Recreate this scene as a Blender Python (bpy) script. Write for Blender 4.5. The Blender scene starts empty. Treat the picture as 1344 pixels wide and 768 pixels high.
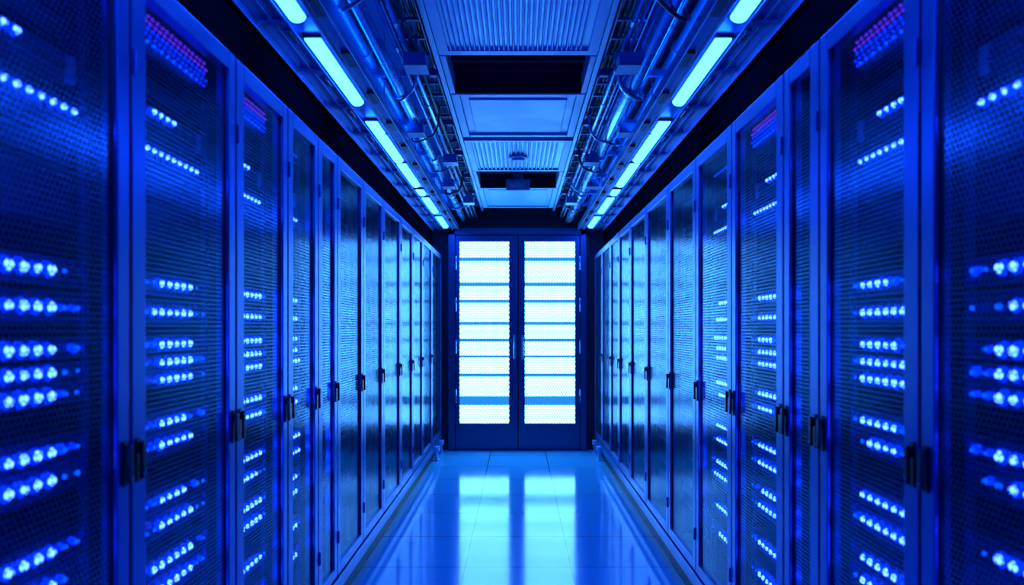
import bpy, math, random, bmesh
from mathutils import Vector
random.seed(7)
S = bpy.context.scene
W = 0.90      # half aisle width (rack door face)
CH = 1.44     # camera height
F = 950.0

# ------------------------------------------------------------------ materials
def new_mat(name):
    m = bpy.data.materials.new(name); m.use_nodes = True
    nt = m.node_tree; nt.nodes.clear()
    out = nt.nodes.new('ShaderNodeOutputMaterial')
    return m, nt, out

def metal(name, col, rough=0.35, metallic=0.8, nscale=None, namt=0.12, stretch=(1,1,1), spec=.5):
    m, nt, out = new_mat(name)
    b = nt.nodes.new('ShaderNodeBsdfPrincipled')
    b.inputs['Base Color'].default_value = (*col, 1)
    b.inputs['Metallic'].default_value = metallic
    b.inputs['Roughness'].default_value = rough
    b.inputs['Specular IOR Level'].default_value = spec
    if nscale:
        tc = nt.nodes.new('ShaderNodeTexCoord'); mp = nt.nodes.new('ShaderNodeMapping')
        mp.inputs['Scale'].default_value = stretch
        n = nt.nodes.new('ShaderNodeTexNoise'); n.inputs['Scale'].default_value = nscale
        n.inputs['Detail'].default_value = 3
        r = nt.nodes.new('ShaderNodeMapRange')
        r.inputs['To Min'].default_value = max(0.02, rough-namt); r.inputs['To Max'].default_value = rough+namt
        nt.links.new(tc.outputs['Object'], mp.inputs['Vector'])
        nt.links.new(mp.outputs[0], n.inputs['Vector'])
        nt.links.new(n.outputs['Fac'], r.inputs['Value'])
        nt.links.new(r.outputs[0], b.inputs['Roughness'])
    nt.links.new(b.outputs[0], out.inputs[0])
    return m

def emit(name, col, s):
    m, nt, out = new_mat(name)
    e = nt.nodes.new('ShaderNodeEmission')
    e.inputs[0].default_value = (*col, 1); e.inputs[1].default_value = s
    nt.links.new(e.outputs[0], out.inputs[0])
    return m

def hole_mask(nt, axes, pitch, rad, soft=0.04):
    """hexagonal hole pattern -> 1 inside a hole"""
    N = nt.nodes.new; L = nt.links.new
    tc = N('ShaderNodeTexCoord'); sp = N('ShaderNodeSeparateXYZ'); L(tc.outputs['Object'], sp.inputs[0])
    cb = N('ShaderNodeCombineXYZ'); L(sp.outputs[axes[0]], cb.inputs[0]); L(sp.outputs[axes[1]], cb.inputs[1])
    sc = N('ShaderNodeVectorMath'); sc.operation = 'MULTIPLY'; L(cb.outputs[0], sc.inputs[0])
    sc.inputs[1].default_value = (1/pitch, 1/(pitch*1.732), 0)
    ds = []
    for off in (0.0, 0.5):
        a = N('ShaderNodeVectorMath'); a.operation = 'ADD'; L(sc.outputs[0], a.inputs[0]); a.inputs[1].default_value = (off, off, 0)
        f = N('ShaderNodeVectorMath'); f.operation = 'FRACTION'; L(a.outputs[0], f.inputs[0])
        s = N('ShaderNodeVectorMath'); s.operation = 'SUBTRACT'; L(f.outputs[0], s.inputs[0]); s.inputs[1].default_value = (.5, .5, 0)
        k = N('ShaderNodeVectorMath'); k.operation = 'MULTIPLY'; L(s.outputs[0], k.inputs[0]); k.inputs[1].default_value = (1, 1.732, 0)
        l = N('ShaderNodeVectorMath'); l.operation = 'LENGTH'; L(k.outputs[0], l.inputs[0])
        ds.append(l.outputs['Value'])
    mn = N('ShaderNodeMath'); mn.operation = 'MINIMUM'; L(ds[0], mn.inputs[0]); L(ds[1], mn.inputs[1])
    mr = N('ShaderNodeMapRange'); mr.inputs['From Min'].default_value = rad-soft; mr.inputs['From Max'].default_value = rad+soft
    mr.inputs['To Min'].default_value = 1; mr.inputs['To Max'].default_value = 0
    L(mn.outputs[0], mr.inputs['Value'])
    return mr.outputs[0]

def perf(name, axes, col, rough, pitch=0.008, rad=0.36, metallic=0.9):
    m, nt, out = new_mat(name)
    b = nt.nodes.new('ShaderNodeBsdfPrincipled')
    b.inputs['Base Color'].default_value = (*col, 1)
    b.inputs['Metallic'].default_value = metallic; b.inputs['Roughness'].default_value = rough
    t = nt.nodes.new('ShaderNodeBsdfTransparent')
    mx = nt.nodes.new('ShaderNodeMixShader')
    nt.links.new(hole_mask(nt, axes, pitch, rad), mx.inputs[0])
    nt.links.new(b.outputs[0], mx.inputs[1]); nt.links.new(t.outputs[0], mx.inputs[2])
    nt.links.new(mx.outputs[0], out.inputs[0])
    return m

M_frame = metal('rack_frame_metal', (.05,.18,.52), .32, .85, 6, .08, (1,1,12))
M_dark  = metal('rack_inner_black', (.02,.03,.05), .5, .3, 20, .1)
M_black = metal('black_plastic', (.010,.012,.018), .35, .0, 30, .1)
M_perf  = perf('perforated_door_mesh', ('Y','Z'), (.07,.27,.46), .18, .015, .40)
M_server= metal('server_chassis', (.05,.11,.26), .38, .5, 25, .1)
M_bay   = metal('drive_bay', (.025,.06,.14), .3, .4, 40, .1)
M_label = metal('label_grey', (.35,.45,.65), .5, 0, 30, .1)
M_led   = emit('led_core', (.016,.055,1.0), 30)
M_led2  = emit('led_soft_glow', (.0,.018,.95), 3.4)  # soft bloom around LEDs put into a dim emissive colour
M_led3  = emit('led_dim', (.0,.05,1.0), 3.6)
M_mag   = emit('violet_strip', (.11,.02,1.0), 1.1)
M_strip = emit('ceiling_led_tube', (.0085,.11,1.0), 38)
M_up    = emit('added_ceiling_fill', (.0005,.14,1.0), 42)  # added source to brighten the ceiling panels
M_ceil  = metal('ceiling_deck', (.05,.12,.28), .7, 0, 4, .1)
M_panel = metal('ceiling_panel_paint', (.16,.58,.85), .45, .1, 8, .1)
M_vent  = metal('vent_metal', (.12,.38,.66), .4, .5, 10, .1)
M_pipe  = metal('pipe_metal', (.20,.52,.8), .25, .8, 12, .1)
M_cable = metal('cable_rubber', (.03,.035,.05), .45, 0, 30, .1)
M_wall  = metal('wall_dark_paint', (.012,.02,.04), .6, 0, 8, .1)
M_recess= metal('recess_dark', (.01,.018,.04), .8, 0, 8, .1, spec=.1)
M_gap  = metal('dark_gap_black', (.002,.003,.005), .95, 0, 8, .04, spec=0)  # near-black colour stands in for the darkness above the racks
M_door  = metal('door_frame_metal', (.05,.11,.24), .35, .7, 10, .1)
M_tray  = metal('tray_metal', (.10,.25,.5), .38, .6, 15, .1)
M_foot  = metal('foot_plastic', (.40,.58,.8), .5, 0, 20, .1)

# glowing door infill: backlit diffuser with perforated sheet pattern
def glow():
    m, nt, out = new_mat('backlit_diffuser')
    e = nt.nodes.new('ShaderNodeEmission')
    h = hole_mask(nt, ('X','Z'), .032, .37, .09)
    mr = nt.nodes.new('ShaderNodeMix'); mr.data_type = 'RGBA'
    mr.inputs['A'].default_value = (.020,.048,.08,1); mr.inputs['B'].default_value = (.072,.35,1.0,1)
    nt.links.new(h, mr.inputs['Factor'])
    nt.links.new(mr.outputs['Result'], e.inputs[0]); e.inputs[1].default_value = 18
    nt.links.new(e.outputs[0], out.inputs[0]); return m
M_glow = glow()
M_bar = metal('door_bar_lit_metal', (.2,.4,.6), .4, .5, 10, .1)
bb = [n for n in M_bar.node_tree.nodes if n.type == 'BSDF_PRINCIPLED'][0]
bb.inputs['Emission Color'].default_value = (.03,.32,.7,1); bb.inputs['Emission Strength'].default_value = .75  # bars glow by themselves: their brightness is put into the material

def floor_mat():
    m, nt, out = new_mat('raised_floor_tiles')
    N = nt.nodes.new; L = nt.links.new
    b = N('ShaderNodeBsdfPrincipled'); tc = N('ShaderNodeTexCoord')
    mp = N('ShaderNodeMapping'); mp.inputs['Location'].default_value = (.32, .1, 0)
    br = N('ShaderNodeTexBrick'); br.offset = 0; br.squash = 1
    br.inputs['Scale'].default_value = 1; br.inputs['Brick Width'].default_value = .64; br.inputs['Row Height'].default_value = .64
    br.inputs['Mortar Size'].default_value = .004; br.inputs['Mortar Smooth'].default_value = .1
    br.inputs['Color1'].default_value = (.10,.64,.85,1); br.inputs['Color2'].default_value = (.09,.59,.81,1)
    br.inputs['Mortar'].default_value = (.04,.15,.22,1)
    L(tc.outputs['Object'], mp.inputs[0]); L(mp.outputs[0], br.inputs['Vector'])
    n = N('ShaderNodeTexNoise'); n.inputs['Scale'].default_value = 9; n.inputs['Detail'].default_value = 5
    L(tc.outputs['Object'], n.inputs['Vector'])
    r = N('ShaderNodeMapRange'); r.inputs['To Min'].default_value = .07; r.inputs['To Max'].default_value = .15
    L(n.outputs['Fac'], r.inputs['Value']); L(r.outputs[0], b.inputs['Roughness'])
    bp = N('ShaderNodeBump'); bp.inputs['Strength'].default_value = .4; bp.inputs['Distance'].default_value = .002; bp.invert = True
    L(br.outputs['Fac'], bp.inputs['Height']); L(bp.outputs[0], b.inputs['Normal'])
    L(br.outputs['Color'], b.inputs['Base Color'])
    b.inputs['Specular IOR Level'].default_value = 1.0
    L(b.outputs[0], out.inputs[0]); return m
M_floor = floor_mat()

# ------------------------------------------------------------------ mesh builder
class MB:
    def __init__(s): s.v=[]; s.f=[]; s.m=[]; s.mats=[]
    def mi(s, mat):
        if mat not in s.mats: s.mats.append(mat)
        return s.mats.index(mat)
    def box(s, mat, x0,x1,y0,y1,z0,z1, c=0.0):
        x0,x1=sorted((x0,x1)); y0,y1=sorted((y0,y1)); z0,z1=sorted((z0,z1))
        i=len(s.v); k=s.mi(mat)
        s.v += [(x0,y0,z0),(x1,y0,z0),(x1,y1,z0),(x0,y1,z0),(x0,y0,z1),(x1,y0,z1),(x1,y1,z1),(x0,y1,z1)]
        s.f += [(i,i+3,i+2,i+1),(i+4,i+5,i+6,i+7),(i,i+1,i+5,i+4),(i+1,i+2,i+6,i+5),(i+2,i+3,i+7,i+6),(i+3,i,i+4,i+7)]
        s.m += [k]*6
    def prism(s, mat, pts0, pts1):
        n=len(pts0); i=len(s.v); k=s.mi(mat)
        s.v += [tuple(p) for p in pts0]+[tuple(p) for p in pts1]
        s.f += [tuple(range(i+n-1,i-1,-1)), tuple(range(i+n,i+2*n))]
        for j in range(n):
            s.f.append((i+j, i+(j+1)%n, i+n+(j+1)%n, i+n+j))
        s.m += [k]*(n+2)
    def cyl(s, mat, a, b, r, n=12, r2=None):
        a=Vector(a); b=Vector(b); d=(b-a).normalized()
        u=d.orthogonal().normalized(); w=d.cross(u)
        r2 = r if r2 is None else r2
        p0=[a+u*r*math.cos(t)+w*r*math.sin(t) for t in [2*math.pi*q/n for q in range(n)]]
        p1=[b+u*r2*math.cos(t)+w*r2*math.sin(t) for t in [2*math.pi*q/n for q in range(n)]]
        s.prism(mat,p0,p1)
    def obj(s, name, parent=None, bevel=0.0, smooth=False):
        me=bpy.data.meshes.new(name); me.from_pydata(s.v,[],s.f)
        for m in s.mats: me.materials.append(m)
        me.polygons.foreach_set('material_index', s.m)
        if smooth: me.polygons.foreach_set('use_smooth',[True]*len(s.f))
        me.update()
        o=bpy.data.objects.new(name,me); S.collection.objects.link(o)
        if parent: o.parent=parent
        if bevel:
            b=o.modifiers.new('bevel','BEVEL'); b.width=bevel; b.segments=2; b.limit_method='ANGLE'
        return o
def empty(name):
    o=bpy.data.objects.new(name,None); S.collection.objects.link(o); return o

def tube(name, pts, r, mat, parent=None):
    cu=bpy.data.curves.new(name,'CURVE'); cu.dimensions='3D'; cu.bevel_depth=r; cu.bevel_resolution=3
    sp=cu.splines.new('BEZIER'); sp.bezier_points.add(len(pts)-1)
    for p,q in zip(sp.bezier_points,pts):
        p.co=q; p.handle_left_type=p.handle_right_type='AUTO'
    cu.materials.append(mat)
    o=bpy.data.objects.new(name,cu); S.collection.objects.link(o)
    if parent: o.parent=parent
    return o

# ------------------------------------------------------------------ room shell
YB=-1.6; YF=8.62; XW=2.0; ZC=3.08
m=MB(); m.box(M_floor,-XW,XW,YB,YF,-.06,0); m.obj('floor')
m=MB(); m.box(M_ceil,-XW,XW,YB,YF,ZC,ZC+.06); m.obj('ceiling')
m=MB(); m.box(M_wall,-XW-.08,-XW,YB,YF,0,ZC); m.obj('wall_left')
m=MB(); m.box(M_wall,XW,XW+.08,YB,YF,0,ZC); m.obj('wall_right')
m=MB(); m.box(M_wall,-XW,XW,YB-.08,YB,0,ZC); m.obj('wall_back')
m=MB(); m.box(M_wall,-XW,XW,YF,YF+.3,0,ZC); m.obj('wall_front')

# ------------------------------------------------------------------ racks
R0=.20; R1=CH+.875
rows=[.115,.043,-.04,-.085,-.13,-.24,-.295,-.435,-.50,-.60,-.66,-.80,-.92]
def rack(side, y0, y1, leds, near_handle, far_handle, mag):
    e=empty('server_rack')
    s=side
    X=lambda d: s*(W+d)   # d>0 goes into the rack
    g=.003
    # carcass
    m=MB()
    m.box(M_dark, X(.05),X(1.0), y0+g,y0+g+.008, R0,R1-.005)
    m.box(M_dark, X(.05),X(1.0), y1-g-.008,y1-g, R0,R1-.005)
    m.box(M_dark, X(.99),X(1.0), y0+g+.008,y1-g-.008, R0,R1-.005)
    m.box(M_dark, X(.03),X(1.0), y0+g,y1-g, R1-.02,R1-.004)
    m.box(M_dark, X(.03),X(1.0), y0+g,y1-g, R0,R0+.02)
    m.box(M_frame, X(.028),X(.05), y0+g,y0+.035, R0,R1)
    m.box(M_frame, X(.028),X(.05), y1-.035,y1-g, R0,R1)
    m.box(M_frame, X(.028),X(.05), y0+.035,y1-.035, R1-.05,R1)
    m.box(M_frame, X(.028),X(.05), y0+.035,y1-.035, R0,R0+.05)
    for yy in (y0+.045,y1-.065):
        m.box(M_server, X(.07),X(.085), yy,yy+.02, R0+.03,R1-.05)
    # plinth
    m.box(M_tray, X(.015),X(.95), y0,y1, .10,R0-.004)
    m.box(M_dark, X(.04),X(.95), y0,y1, .0,.10)
    m.box(M_frame, X(-.006),X(.03), y0,y1, R0-.03,R0-.003)
    m.obj('carcass',e,.002)
    # door frame
    a=.062; b=.05
    d0=y0+.006; d1=y1-.006; zt=R1-.008; zb=R0+.008
    m=MB()
    m.box(M_frame, X(0),X(.026), d0,d0+a, zb,zt)
    m.box(M_frame, X(0),X(.026), d1-b,d1, zb,zt)
    m.box(M_frame, X(0),X(.026), d0+a,d1-b, zt-.055,zt)
    m.box(M_frame, X(0),X(.026), d0+a,d1-b, zb,zb+.05)
    m.box(M_black, X(.010),X(.022), d0+a,d0+a+.006, zb+.05,zt-.055)
    m.box(M_black, X(.010),X(.022), d1-b-.006,d1-b, zb+.05,zt-.055)
    m.obj('door_frame',e,.004)
    m=MB(); m.box(M_perf, X(.012),X(.0135), d0+a+.001,d1-b-.001, zb+.051,zt-.056)
    o=m.obj('door_mesh',e)
    bm=bmesh.new(); bm.from_mesh(o.data); bm.faces.ensure_lookup_table()
    kill=[f for f in bm.faces if not (abs(f.normal.x)>.9 and abs(abs(f.calc_center_median().x)-(W+.012))<1e-4)]
    bmesh.ops.delete(bm,geom=kill,context='FACES'); bm.to_mesh(o.data); bm.free()
    def handle(yc):
        m=MB()
        z=CH-.305
        m.box(M_black, X(-.004),X(.004), yc-.010,yc+.010, z-.055,z+.048)
        m.box(M_black, X(-.014),X(-.004), yc-.006,yc+.006, z+.012,z+.038)
        m.box(M_black, X(-.018),X(-.009), yc-.007,yc+.007, z-.048,z+.040)
        m.cyl(M_frame,(X(-.018),yc,z-.036),(X(-.020),yc,z-.036),.004,10)
        m.obj('handle',e,.003)
    if far_handle: handle(d1-.022)
    if near_handle: handle(d0+.022)
    m=MB()
    for zz in (R0+.2,R1-.25):
        m.cyl(M_frame,(X(-.004),d0+.004,zz-.03),(X(-.004),d0+.004,zz+.03),.004,8)
    m.obj('hinges',e)
    # servers
    i0=y0+.066; i1=y1-.066; Wd=i1-i0
    k=(W+.055)/W
    sv=MB(); ld=MB()
    rz=[CH+h*k for h in rows]
    xs=.075
    def unit(zc,hh,kind):
        sv.box(M_server, X(xs),X(.85), i0,i1, zc-hh,zc+hh)
        sv.box(M_frame, X(xs-.012),X(xs), i0-.004,i0+.014, zc-hh,zc+hh)
        sv.box(M_frame, X(xs-.012),X(xs), i1-.014,i1+.004, zc-hh,zc+hh)
        sv.box(M_frame, X(xs-.010),X(xs), i0+.014,i1-.014, zc-hh,zc-hh+.003)
        nb=max(3,int(Wd/.055)); 
        for q in range(nb):
            ya=i0+.02+(Wd-.04)*q/nb; yb=i0+.02+(Wd-.04)*(q+1)/nb-.005
            sv.box(M_bay, X(xs-.006),X(xs), ya,yb, zc-hh+.004,zc-.004)
            if kind: sv.box(M_bay, X(xs-.006),X(xs), ya,yb, zc+.012,zc+hh-.003)
    def led(y,z,r,mat,halo=True):
        n=12
        ld.cyl(mat,(X(xs-.012),y,z),(X(xs-.018),y,z),r,n,r*.75)
        if halo: ld.cyl(M_led2,(X(xs),y,z),(X(xs-.010),y,z),r*1.8,n,r*1.5)  # wider emissive disc behind the core imitates lens bloom
    for j,zc in enumerate(rz):
        hh=.020 if j in (2,3,4) else .030
        if zc-hh<R0+.06: continue
        unit(zc,hh,j%2)
        if not leds: continue
        P=.042; c0=(Wd-int(Wd/P)*P)/2+P/2; n=int(Wd/P)
        nb=min(n,random.choice([4,5,5,5,6]))
        st=max(0,min(n-nb, int(n*.62-nb/2+random.choice([0,0,.6]))))
        for q in range(n):
            y=i0+c0+q*P
            if st<=q<st+nb: led(y,zc,.0098*random.uniform(.85,1.1),M_led)
            elif random.random()<.8: led(y,zc,.0065*random.uniform(.6,1.1),M_led3,random.random()<.5)
    for zc,hh in ((CH+.27*k,.055),(CH+.36*k,.02),(CH+.62*k,.02)):
        sv.box(M_bay, X(xs+.02),X(xs+.05), i0,i1, zc-hh,zc+hh)
    for h,kind in ((.70,'long'),(.537,'short'),(.44,'long')):
        zc=CH+h*k
        sv.box(M_server, X(xs),X(.6), i0,i1, zc-.02,zc+.02)
        for q in range(int(Wd/.03)):
            sv.box(M_black, X(xs-.004),X(xs), i0+.01+q*.03,i0+.03+q*.03, zc-.014,zc-.002)
        if leds:
            n=int((Wd-.03)/.036)
            for q in range(n):
                y=i0+.02+q*.036
                if kind=='long': 
                    if h<.6: led(y,zc+.004,.0068 if q>1 else .004,M_led,q>1)
                    else: led(y,zc+.004,.005,M_led3,False)
                elif n//2-2<=q<n//2+2: led(y,zc+.004,.0072,M_led)
    zc=CH+.537*k
    sv.box(M_label, X(xs-.01),X(xs), i0+.03,i0+.05, zc-.03,zc+.035)
    sv.box(M_label, X(xs-.01),X(xs), i1-.06,i1-.04, zc-.04,zc+.02)
    sv.obj('servers',e)
    if leds: ld.obj('status_leds',e)
    if mag:
        m=MB()
        m.box(M_server, X(.07),X(.09), i0,i1, CH+.72,CH+.84)
        for r_,(za,zb2) in enumerate(((.815,.823),(.798,.806),(.781,.789),(.764,.771),(.747,.753))):
            q=0
            while i0+.012+q*.026<i1-.01:
                yy=i0+.008+q*.026+(.013 if r_%2 else 0)
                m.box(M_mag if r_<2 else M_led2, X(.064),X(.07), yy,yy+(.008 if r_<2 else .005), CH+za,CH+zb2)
                q+=1
        m.obj('top_led_strip',e)
    return e

def z_of(px): return F*W/abs(px-680)
Lb=[.42,1.05]+[z_of(p) for p in (172,310,378,418,443,477,503,526,542,555,567,580)]
Rb=[.40,1.02]+[z_of(p) for p in (1207,1075,1028,960,913,877,848,827,812,801,790,780)]
for side,B in ((-1,Lb),(1,Rb)):
    for i in range(len(B)-1):
        y0,y1=B[i],min(B[i+1],8.5)
        rack(side,y0,y1, y1<3.9, 1<=i-1<=(3 if side<0 else 4), True, y1<3.2)

for s in (-1,1):
    for yy in (7.9,8.35):
        m=MB(); m.box(M_foot, s*(W-.035),s*(W+.012), yy,yy+.09, .0,.012)
        m.box(M_foot, s*(W-.02),s*(W+.012), yy+.02,yy+.07, .012,.10)
        m.box(M_foot, s*(W-.035),s*(W+.012), yy,yy+.09, .10,.15)
        m.obj('rack_levelling_foot',None,.003)

for s in (-1,1):
    m=MB(); m.box(M_gap, s*1.02,s*1.05, YB+.01,YF-.01, R1+.02,ZC-.002)  # sheet added to paint the dark gap between rack tops and trays
    m.obj('dark_gap_sheet')

# ------------------------------------------------------------------ far double door
e=empty('double_door')
pm=F/8.55
def PX(p): return (p-680)/pm
def PZ(p): return CH+(432-p)/pm
yd=8.56
m=MB()
m.box(M_door,PX(588),PX(597),yd,YF-.001,0,PZ(300)); m.box(M_door,PX(762),PX(770),yd,YF-.001,0,PZ(300))
m.box(M_door,PX(588),PX(770),yd,YF-.001,PZ(308),PZ(299))
m.obj('frame',e,.004)
lit=[(317,337),(343,370),(376,393),(398,422),(427,444),(449,466),(470,490),(495,520),(533,556)]
for (a,b,c,d,nm) in ((598,603,668,679.3,'leaf_left'),(680.7,689,755,761,'leaf_right')):
    m=MB(); y=yd+.012
    m.box(M_door,PX(a),PX(b),y,y+.035,.015,PZ(309))
    m.box(M_door,PX(c),PX(d),y,y+.035,.015,PZ(309))
    m.box(M_door,PX(b),PX(c),y,y+.035,PZ(317),PZ(309))
    m.box(M_door,PX(b),PX(c),y,y+.035,.015,PZ(556))
    m.box(M_door,PX(b)+.02,PX(c)-.02,y-.003,y,.06,PZ(562))
    for k in range(len(lit)-1):
        m.box(M_bar,PX(b),PX(c),y+.016,y+.030,PZ(lit[k+1][0]-.4),PZ(lit[k][1]+.4))
    m.obj(nm,e,.002)
    m=MB(); m.box(M_glow,PX(b)+.001,PX(c)-.001,y+.024,y+.028,PZ(556),PZ(317)); m.obj(nm+'_backlit_panel',e)
m=MB()
for px in (675,686):
    m.box(M_foot,PX(px)-.012,PX(px)+.012,yd-.004,yd+.012,PZ(472),PZ(440))
    m.cyl(M_pipe,(PX(px),yd-.04,PZ(470)),(PX(px),yd-.04,PZ(444)),.009)
    for q in (467,447): m.cyl(M_pipe,(PX(px),yd-.04,PZ(q)),(PX(px),yd,PZ(q)),.006)
m.obj('handles',e)
m=MB()
for px in (598,762):
    for q in (345,400,455,520): m.cyl(M_pipe,(PX(px),yd-.006,PZ(q+9)),(PX(px),yd-.006,PZ(q-9)),.012)
m.obj('hinges',e)

# ------------------------------------------------------------------ light trays
ZT=CH+1.16
segs=[(.2,.9),(1.1,1.9),(2.05,2.34),(2.36,2.50),(2.52,2.70),(2.90,3.71),(4.06,4.17),(4.19,4.30),(4.34,4.99),(5.10,5.84),(6.05,6.22),(6.42,7.18),(7.5,8.2)]
for s in (-1,1):
    e=empty('linear_light_fixture')
    m=MB()
    m.box(M_tray,s*.70,s*1.0,YB+.3,8.5,ZT+.02,ZT+.028)
    m.box(M_tray,s*.992,s*1.0,YB+.3,8.5,ZT-.015,ZT+.02)
    m.box(M_tray,s*.70,s*.706,YB+.3,8.5,ZT+.0,ZT+.06)
    m.box(M_tray,s*.765,s*.775,YB+.3,8.5,ZT+.0,ZT+.02)
    m.box(M_tray,s*.872,s*.882,YB+.3,8.5,ZT+.0,ZT+.02)
    m.box(M_tray,s*.93,s*.945,YB+.3,8.5,ZT+.008,ZT+.02)
    y=YB+.5
    while y<8.2:
        m.box(M_black,s*.715,s*.75,y,y+.16,ZT+.004,ZT+.02)
        m.box(M_tray,s*.89,s*.985,y+.2,y+.24,ZT+.002,ZT+.02)
        m.box(M_pipe,s*.895,s*.92,y+.30,y+.42,ZT+.008,ZT+.02)
        y+=.52
    m.obj('tray',e,.0015)
    m=MB(); 
    for a,b in segs:
        m.box(M_black,s*.782,s*.865,a-.01,b+.01,ZT+.005,ZT+.02)
    m.obj('housings',e,.002)
    m=MB()
    for a,b in segs:
        xc=s*.8235; r=.033
        P=lambda yy:[(xc+r*math.cos(t),yy,ZT+.005-r*.7*math.sin(t)) for t in [math.pi*q/8 for q in range(9)]]
        m.prism(M_strip,P(a),P(b))
    m.obj('led_tubes',e)
    m=MB(); m.box(M_up,s*.72,s*.735,.3,8.3,ZT+.03,ZT+.045); m.obj('added_fill_strip',e)  # added glowing strip, hidden above the tray, to light the ceiling
    m=MB()
    for yy in (.4,1.6,2.8,4.0,5.2,6.4,7.6):
        m.cyl(M_pipe,(s*.74,yy,ZT+.028),(s*.74,yy,ZC),.004,6); m.cyl(M_pipe,(s*.97,yy,ZT+.028),(s*.97,yy,ZC),.004,6)
    m.obj('hanger_rods',e)

# ------------------------------------------------------------------ central ceiling panels
ZP=CH+1.39; HW=.40
def frame_ring(m,y0,y1,w=.035,mat=None):
    mat=mat or M_panel
    m.box(mat,-HW,-HW+w,y0,y1,ZP,ZP+.03); m.box(mat,HW-w,HW,y0,y1,ZP,ZP+.03)
    m.box(mat,-HW+w,HW-w,y0,y0+w,ZP,ZP+.03); m.box(mat,-HW+w,HW-w,y1-w,y1,ZP,ZP+.03)
def vent(y0,y1,pitch=.024):
    m=MB(); frame_ring(m,y0,y1,.05)
    m.box(M_vent,-HW+.02,HW-.02,y0+.02,y1-.02,ZP+.014,ZP+.02)
    n=int((2*HW-.11)/pitch)
    for i in range(n):
        x=-HW+.058+i*pitch; w=pitch*.55
        m.prism(M_panel,[(x,y0+.05,ZP+.014),(x+w*.3,y0+.05,ZP+.002),(x+w*.7,y0+.05,ZP+.002),(x+w,y0+.05,ZP+.014)],
                        [(x,y1-.05,ZP+.014),(x+w*.3,y1-.05,ZP+.002),(x+w*.7,y1-.05,ZP+.002),(x+w,y1-.05,ZP+.014)])
    return m.obj('ceiling_vent',None)
def panel(y0,y1):
    m=MB(); frame_ring(m,y0,y1,.05)
    m.box(M_panel,-HW+.05,HW-.05,y0+.05,y1-.05,ZP+.016,ZP+.026)
    m.box(M_panel,-HW+.10,HW-.10,y0+.12,y1-.12,ZP+.006,ZP+.016)
    return m.obj('ceiling_panel',None,.004)
vent(1.0,2.3); vent(2.38,3.67); panel(4.29,5.24); vent(5.34,6.38,.035); panel(7.15,8.3)
for a,b in ((3.69,4.27),(6.40,7.13)):
    m=MB()
    m.box(M_recess,-HW+.03,HW-.03,a,b,ZP+.12,ZP+.13)
    m.box(M_panel,-HW,-HW+.03,a,b,ZP,ZP+.13); m.box(M_panel,HW-.03,HW,a,b,ZP,ZP+.13)
    m.box(M_recess,-HW+.03,HW-.03,b-.01,b,ZP+.0,ZP+.12)
    for yy in (a+.12,a+.30,a+.44):
        m.box(M_recess,-HW+.03,HW-.03,yy,yy+.02,ZP+.09,ZP+.12)
    m.obj('ceiling_recess',None,.002)
for s in (-1,1):
    m=MB(); m.box(M_vent,s*(HW+.004),s*(HW+.03),.6,8.5,ZP-.004,ZP+.05)
    for yy in (1.5,3.0,4.5,6.0,7.5): m.cyl(M_pipe,(s*(HW+.015),yy,ZP+.05),(s*(HW+.015),yy,ZC),.004,6)
    m.obj('ceiling_rail',None,.002)
m=MB(); m.cyl(M_foot,(0,5.85,ZP+.01),(0,5.85,ZP-.012),.075,24); m.cyl(M_foot,(0,5.85,ZP-.012),(0,5.85,ZP-.030),.06,24,.035)
m.obj('smoke_detector',None,.003)
m=MB(); m.box(M_foot,-.11,.11,6.72,6.80,ZP-.10,ZP+.0); m.box(M_tray,-.05,.05,6.74,6.78,ZP,ZP+.12); m.box(M_pipe,-.08,.08,6.715,6.72,ZP-.08,ZP-.02)
m.obj('emergency_light_box',None,.004)

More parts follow.
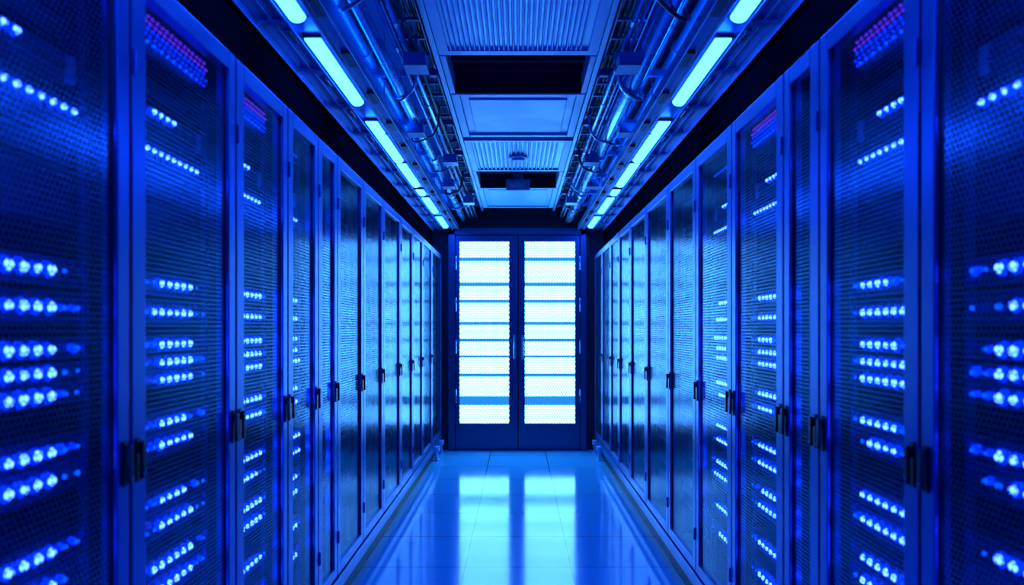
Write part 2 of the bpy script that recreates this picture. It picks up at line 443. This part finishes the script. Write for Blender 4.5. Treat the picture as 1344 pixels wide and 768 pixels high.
# ------------------------------------------------------------------ services between panels and trays
for s in (-1,1):
    m=MB(); zl=CH+1.44
    lad=empty('cable_ladder')
    m.box(M_tray,s*.455,s*.461,.2,8.45,zl,zl+.05); m.box(M_tray,s*.60,s*.606,.2,8.45,zl,zl+.05)
    y=.3
    while y<8.4:
        m.box(M_tray,s*.461,s*.60,y,y+.02,zl+.005,zl+.02); y+=.22
    m.obj('ladder',lad)
    for c in range(5):
        x=s*(.478+.025*c); pts=[]
        y=.3
        while y<8.5:
            pts.append((x+random.uniform(-.005,.005),y,zl+.035+random.uniform(-.003,.006))); y+=.55
        tube('cable',pts,.009,random.choice([M_cable,M_cable,M_pipe]),lad)
    e=empty('ceiling_pipework')
    specs=[(.645,1.30,.030,M_pipe),(.53,1.33,.013,M_pipe),(.575,1.33,.010,M_vent),(.49,1.32,.008,M_cable),(.69,1.40,.018,M_pipe),(.80,1.45,.03,M_vent)]
    if s>0: specs=[(.60,1.29,.042,M_pipe),(.50,1.33,.012,M_pipe),(.535,1.33,.008,M_vent),(.675,1.36,.015,M_pipe),(.72,1.42,.012,M_vent),(.84,1.46,.035,M_vent)]
    m=MB()
    for x,h,r,mt in specs:
        m.cyl(mt,(s*x,.1,CH+h),(s*x,8.58,CH+h),r,20)
    m.obj('pipes',e,0,True)
    m=MB()
    for x,h,r,mt in specs:
        y=.7+random.random()*.4
        while y<8.3:
            m.cyl(mt,(s*x,y,CH+h),(s*x,y+.05,CH+h),r*1.25,20); y+=1.15 if r<.02 else 1.5
    m.obj('couplings',e)
    for k,yy in enumerate((.9,1.9,2.95,3.95,4.9,5.75,6.6,7.4,8.1)):
        m=MB()
        m.box(M_tray,s*.44,s*1.0,yy,yy+.035,CH+1.385,CH+1.42)
        m.cyl(M_pipe,(s*.444,yy+.017,CH+1.36),(s*.444,yy+.017,ZC),.004,6)
        m.cyl(M_pipe,(s*.90,yy+.017,CH+1.36),(s*.90,yy+.017,ZC),.005,6)
        for x,h,r,mt in specs[:4]:
            m.box(M_tray,s*(x-.006),s*(x+.006),yy+.005,yy+.03,CH+h+r,CH+1.39)
        m.obj('support_strut',e)
    for yy,x in ((2.45,.56),(3.35,.50),(4.5,.66),(5.3,.52),(6.2,.62),(7.0,.5)):
        m=MB()
        x+=.02*s
        m.box(M_vent,s*(x-.05),s*(x+.05),yy,yy+.12,CH+1.225,CH+1.285)
        m.box(M_tray,s*(x-.054),s*(x+.054),yy-.004,yy+.124,CH+1.221,CH+1.229)
        m.cyl(M_pipe,(s*x,yy+.12,CH+1.25),(s*x,yy+.16,CH+1.25),.012,10)
        m.box(M_tray,s*(x-.006),s*(x+.006),yy+.05,yy+.07,CH+1.285,CH+1.39)
        m.obj('junction_box',e,.002)
    for k in range(7):
        y=1.6+k*.95+random.uniform(-.15,.15); x0=.44+random.random()*.05; x1=.66+random.random()*.05
        h=1.22+random.random()*.04
        tube('flexible_conduit',[(s*x0,y,CH+1.36),(s*(x0+.02),y+.06,CH+h+.02),(s*(x0+x1)/2,y+.25,CH+h),(s*x1,y+.42,CH+h+.03),(s*x1,y+.5,CH+1.34)],
             random.choice([.006,.009,.012]),random.choice([M_pipe,M_cable,M_vent]),e)

# ------------------------------------------------------------------ world + camera
w=bpy.data.worlds.new('World'); S.world=w; w.use_nodes=True
w.node_tree.nodes['Background'].inputs[0].default_value=(.0,.01,.1,1); w.node_tree.nodes['Background'].inputs[1].default_value=.3
cd=bpy.data.cameras.new('Camera'); co=bpy.data.objects.new('Camera',cd); S.collection.objects.link(co)
co.location=(0,0,CH); co.rotation_euler=(math.pi/2,0,0)
cd.sensor_width=36; cd.lens=F/1344*36; cd.shift_x=-8/1344; cd.shift_y=48/1344
cd.clip_start=.02
cd.dof.use_dof=True; cd.dof.focus_distance=4.5; cd.dof.aperture_fstop=2.2
S.camera=co
S.view_settings.view_transform='Standard'
S.view_settings.look='None'
